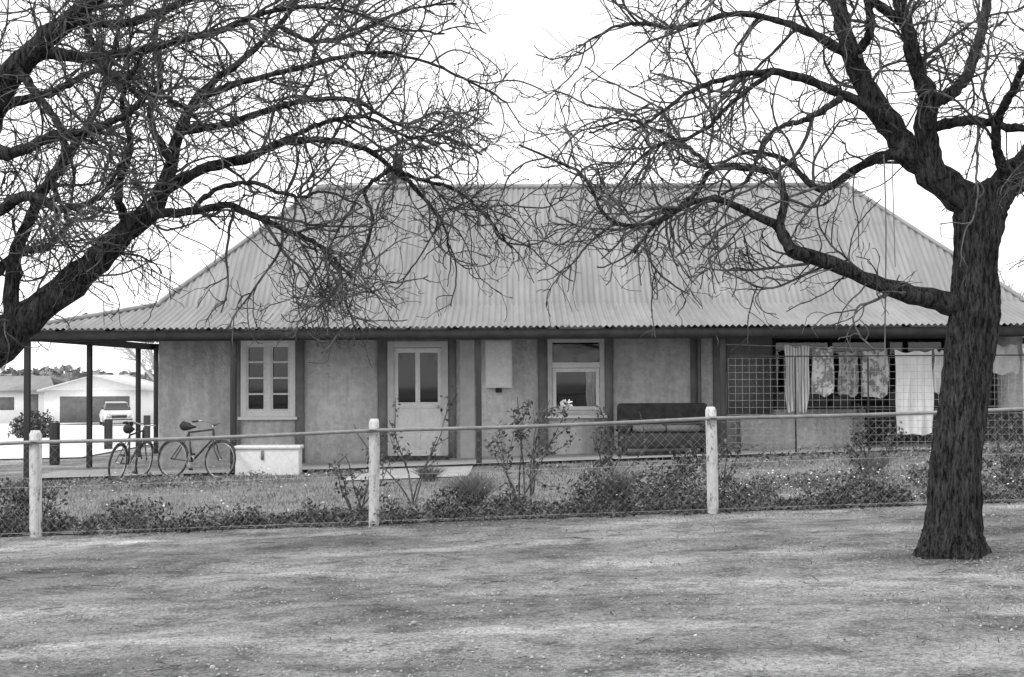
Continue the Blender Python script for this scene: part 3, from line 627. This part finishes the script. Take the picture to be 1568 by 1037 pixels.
L_=[
 limb([(-120,640,84),(-60,575,76),(0,520,66),(55,478,54),(115,428,46),(158,387,40),(195,350,36),(235,322,28),(262,260,21),(275,200,17),(310,140,13),(370,90,10),(425,35,8),(470,-30,6)],LYd,.6,60),
 limb([(230,325,18),(290,325,13),(350,315,11),(400,340,9),(460,368,8),(500,395,6),(535,440,4)],LYd,-.9),
 limb([(248,292,22),(310,258,17),(380,240,14),(430,215,12),(500,212,10),(560,228,8),(600,258,7),(640,295,6),(672,335,4),(690,390,3)],LYd,.4,50),
 limb([(275,200,14),(340,190,11),(400,170,10),(470,150,8),(540,150,7),(600,185,5),(660,200,4),(730,235,3)],LYd,1.2),
 limb([(300,150,13),(380,120,10),(470,100,8),(550,85,7),(620,90,5),(700,120,4),(770,160,3)],LYd,-.9),
 limb([(-125,600,84),(-100,450,70),(-70,320,62),(-30,210,50),(10,130,42),(60,75,34),(125,28,26),(200,-20,20),(290,-90,12)],LYd,-.8,50),
 limb([(60,75,22),(120,85,17),(190,80,14),(270,62,11),(350,40,9),(440,15,7),(540,20,5),(620,50,4),(690,60,3)],LYd,-1.2),
 limb([(-40,230,26),(20,232,20),(80,205,16),(140,190,12),(200,160,10),(250,120,6)],LYd-.4,-.9),
 limb([(15,510,28),(20,410,22),(55,310,17),(100,240,14),(150,150,10),(175,60,8),(190,-20,5)],LYd,1.1),
 limb([(-110,500,50),(-180,380,42),(-260,280,34),(-340,160,22),(-400,40,10)],LYd,.4),
 limb([(-70,320,26),(-20,330,20),(40,300,16),(100,320,11),(150,300,8),(190,250,5)],LYd,-1.4),
 limb([(120,30,16),(200,30,13),(290,-10,11),(380,-40,8),(480,-50,6)],LYd,1.3),
 limb([(195,350,16),(180,290,12),(200,220,10),(190,150,8),(220,80,5)],LYd,-1.0),
 limb([(262,250,14),(230,180,11),(250,110,9),(240,40,7),(270,-40,4)],LYd,.9),
 limb([(-10,160,20),(40,150,14),(100,130,11),(150,100,8),(210,110,5)],LYd,1.4),
 limb([(430,215,8),(490,190,7),(560,180,6),(620,205,5),(680,215,4)],LYd+.3,-.8),
 limb([(-90,420,22),(-30,430,17),(20,390,13),(70,380,9),(110,340,6)],LYd,1.2),
 limb([(425,35,8),(480,60,7),(550,50,6),(620,20,4),(700,10,3)],LYd+.4,.5),
 limb([(600,258,7),(560,290,6),(570,340,5),(555,400,3)],LYd+.2,-.5),
 limb([(290,325,9),(330,290,8),(390,280,7),(450,300,5),(500,300,4),(560,330,3)],LYd-.2,-.9),
 limb([(20,100,16),(60,150,13),(90,210,10),(70,270,7),(90,330,4)],LYd-.6,-.8),
 limb([(130,30,12),(150,90,10),(200,130,8),(260,150,6),(320,200,4)],LYd-.6,-.6),
 limb([(600,258,7),(650,275,6),(700,290,5),(745,330,4),(780,380,3)],LYd+.3,.3),
]
L_=[np.stack([np.interp(np.linspace(0,1,48),np.linspace(0,1,len(l)),l[:,c]) for c in range(4)],1) for l in L_]
t2=tree('bare_street_tree',L_,tl,tl[-1,:3].copy(),(270,1350,4800,1900),33)
def far_tree(x,y,h,seed,w=.5):
    r=np.random.default_rng(seed); z=Hf(x,y); K=10; n=9
    st=np.tile([x,y,z+h*.28],(n,1)); a=r.uniform(0,6.28,n); d=np.stack([np.cos(a)*w,np.sin(a)*w,np.ones(n)],1); d/=np.linalg.norm(d,axis=1,keepdims=True)
    A=walk(st,d,h*r.uniform(.5,.72,n),K,.1,np.zeros(3),r); R=np.linspace(h*.014,h*.003,K)[None]*np.ones((n,1))
    c=np.array([x,y,z+h*.4])
    A1,R1=spawn(A,R,90,h*.12,h*.3,.4,1,7,.14,(0,0,.04),c,.02,h*.005,h*.0016,r); A2,R2=spawn(A1,R1,900,h*.05,h*.14,.4,1,5,.14,(0,0,.02),c,.02,h*.0022,h*.001,r)
    mb=MB(); mb.tubes([(x,y,z-.2),(x,y,z+h*.15),(x,y,z+h*.3)],[h*.03,h*.024,h*.02],8); mb.tubes(A,R,6); mb.tubes(A1,R1,4); mb.tubes(A2,R2,3)
    mb.obj('distant_bare_tree',M['twig_far'],None,True)
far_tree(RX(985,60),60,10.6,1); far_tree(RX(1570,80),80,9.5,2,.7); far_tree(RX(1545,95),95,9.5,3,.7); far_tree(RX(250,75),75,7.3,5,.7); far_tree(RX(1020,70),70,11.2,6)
C=[]
for k in range(170):
    x=rng.uniform(-150,-30); y=rng.uniform(150,260); r_=rng.uniform(1.6,3.0)*(1+.35*np.clip((-x-70)/60,0,1)); n=60
    u=rng.normal(size=(n,3)); u/=np.linalg.norm(u,axis=1,keepdims=True); u*=rng.random((n,1))**.4
    C.append(np.array([x,y,Hf(x,y)+r_*.6+(y-150)*.024])+u*[r_*1.5,r_,r_*.75])
for k in range(60):
    x=rng.uniform(20,160); y=rng.uniform(160,260); r_=rng.uniform(3,6); n=60
    u=rng.normal(size=(n,3)); u/=np.linalg.norm(u,axis=1,keepdims=True); C.append(np.array([x,y,Hf(x,y)+r_*.6])+u*[r_,r_,r_*.75])
link('distant_trees',mesh_np('distant_trees',*leaves(np.concatenate(C),.65,.7)),M['far_tree'])
C=grp(RX(52,50)-.4,RX(52,50)+.4,49.5,50.5,14,.3,.6,.6,1.1,150,220); C[:,2]+=0
link('garden_shrub',mesh_np('garden_shrub',*leaves(C,.07,.5)),M['leaf_bed'])
# ---------------------------------------------------------------- distant buildings
def gable_house(name,x0,x1,y0,y1,z,h,rise,door=None,axis='y'):
    e=empty(name); mb=MB(); mb.box(x0,x1,y0,y1,z,z+h)
    xm=(x0+x1)/2
    if axis=='y': mb.add([(x0,y0,z+h),(x1,y0,z+h),(xm,y0,z+h+rise),(xm,y0,z+h+rise)],[(0,1,2,3)])
    mb.obj('walls',M['white'],e)
    mb=MB(); o=.35
    if axis=='y':
        for s_ in (-1,1):
            xe=x0-o if s_<0 else x1+o; ze=z+h-rise*o/((x1-x0)/2)
            mb.add([(xe,y0-o,ze),(xm,y0-o,z+h+rise),(xm,y1+o,z+h+rise),(xe,y1+o,ze),(xe,y0-o,ze+.12),(xm,y0-o,z+h+rise+.12),(xm,y1+o,z+h+rise+.12),(xe,y1+o,ze+.12)],bf)
    else:
        ym=(y0+y1)/2
        for yy in (y0-o,y1+o):
            mb.add([(x0-o,yy,z+h-.1),(x1+o,yy,z+h-.1),(x1-1.5,ym,z+h+rise),(x0+1.5,ym,z+h+rise),(x0-o,yy,z+h+.02),(x1+o,yy,z+h+.02),(x1-1.5,ym,z+h+rise+.1),(x0+1.5,ym,z+h+rise+.1)],bf)
    mb.obj('roof',M['roof'] if axis=='x' else M['frame'],e)
    mb=MB()
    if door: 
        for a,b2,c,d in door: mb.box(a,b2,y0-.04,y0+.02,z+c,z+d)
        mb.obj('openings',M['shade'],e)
    return e
gable_house('neighbour_house',-41,-32.3,100,108,-1.55,2.4,.9,[(-36,-35,1,1.9),(-34.0,-33.3,.1,2.1),(-39,-37.9,1,1.9)],'x')
gable_house('neighbour_garage',-29.6,-23.2,90,97,-1.2,2.1,.85,[(-28.6,-24.2,.05,1.7)])
def car(loc,rz):
    e=empty('parked_car',loc,rz)
    def loft(secs,name,m):
        mb=MB(); V=[]
        for y,w,z0,z1,tw in secs: V+= [(-w,y,z0),(-w*1.02,y,(z0+z1)/2),(-tw,y,z1),(tw,y,z1),(w*1.02,y,(z0+z1)/2),(w,y,z0)]
        n=len(secs); Fq=[(k*6+j,k*6+(j+1)%6,k*6+6+(j+1)%6,k*6+6+j) for k in range(n-1) for j in range(6)]
        Fq+=[(0,1,4,5),(1,2,3,4),((n-1)*6,(n-1)*6+1,(n-1)*6+4,(n-1)*6+5),((n-1)*6+1,(n-1)*6+2,(n-1)*6+3,(n-1)*6+4)]
        mb.add(V,Fq); return mb.obj(name,m,e,False,bevel=.04)
    loft([(-2.1,.74,.35,.72,.66),(-1.95,.82,.25,.82,.74),(-.8,.84,.22,.92,.78),(1.2,.84,.22,.93,.78),(2.0,.82,.28,.9,.74),(2.12,.76,.38,.8,.7)],'body',M['carpaint'])
    loft([(-.85,.74,.9,.93,.72),(-.3,.73,.9,1.34,.56),(.9,.73,.9,1.36,.56),(1.55,.74,.9,.95,.7)],'cabin',M['carglass'])
    loft([(-.32,.58,1.33,1.38,.54),(.92,.58,1.34,1.40,.54)],'roof_panel',M['carpaint'])
    mb=MB()
    for x in (-.76,.76):
        for y in (-1.3,1.3): mb.tubes([(x-.09,y,.31),(x+.09,y,.31)],.31,18,True)
    mb.obj('wheels',M['rubber'],e)
    mb=MB(); mb.box(-.42,.42,-2.13,-2.08,.5,.66); mb.box(-.74,.74,-2.16,-2.11,.38,.44); mb.obj('grille_and_bumper',M['black'],e)
    mb=MB()
    for x in (-.56,.56): mb.tubes([(x,-2.14,.6),(x,-2.08,.6)],.09,12,True)
    mb.obj('headlights',M['chrome'],e)
car((RX(178,84),84,Hf(-21,84)+.03),math.radians(20))
f=empty('timber_post_fence'); mb=MB()
for px,Yd,t0 in ((84,30.5,647),(166,37,642),(225,44,636),(-10,27,650)):
    x=RX(px,Yd); g=Hf(x,Yd); zt=float(P(px,t0,Yd)[2]); mb.box(x-.09,x+.09,Yd-.09,Yd+.09,g-.3,zt)
mb.obj('posts',M['dark_timber'],f,bevel=.015)
# ---------------------------------------------------------------- light
w=bpy.data.worlds.new('World'); bpy.context.scene.world=w; w.use_nodes=True; nt=w.node_tree
bg=nt.nodes['Background']; sky=nt.nodes.new('ShaderNodeTexSky'); sky.sky_type='NISHITA'; sky.sun_disc=False
el,rot=math.radians(50),math.radians(235); sky.sun_elevation=el; sky.sun_rotation=rot
bw=nt.nodes.new('ShaderNodeRGBToBW'); nt.links.new(sky.outputs[0],bw.inputs[0])
m1=nt.nodes.new('ShaderNodeMath'); m1.operation='MULTIPLY_ADD'; m1.inputs[1].default_value=.15; m1.inputs[2].default_value=14.0; nt.links.new(bw.outputs[0],m1.inputs[0])
tc=nt.nodes.new('ShaderNodeTexCoord'); nz=nt.nodes.new('ShaderNodeTexNoise'); nz.inputs['Scale'].default_value=1.6; nt.links.new(tc.outputs['Generated'],nz.inputs['Vector'])
r=ramp(nt,nz.outputs[0],[(.3,.94),(.7,1.03)])
m2=nt.nodes.new('ShaderNodeMath'); m2.operation='MULTIPLY'; nt.links.new(m1.outputs[0],m2.inputs[0]); nt.links.new(r,m2.inputs[1])
nt.links.new(m2.outputs[0],bg.inputs[0]); bg.inputs[1].default_value=.1
sl=bpy.data.lights.new('sun','SUN'); sl.energy=1.5; sl.angle=math.radians(14); sl.color=(1,1,1)
so=bpy.data.objects.new('sun',sl); bpy.context.collection.objects.link(so)
az=rot; dv=Vector((math.sin(az)*math.cos(el),math.cos(az)*math.cos(el),math.sin(el)))
so.rotation_euler=dv.to_track_quat('Z','Y').to_euler()
# ---------------------------------------------------------------- camera
cd=bpy.data.cameras.new('camera'); cd.lens=50; cd.sensor_width=36; cd.clip_end=3000
co=bpy.data.objects.new('camera',cd); bpy.context.collection.objects.link(co)
mtx=Euler((math.radians(91.54),0,0)).to_matrix()@Matrix.Rotation(math.radians(-.3),3,'Z')
co.rotation_euler=mtx.to_euler(); co.location=(0,0,CAMZ)
sc=bpy.context.scene; sc.camera=co
sc.view_settings.view_transform='Standard'; sc.view_settings.look='None'; sc.view_settings.exposure=0
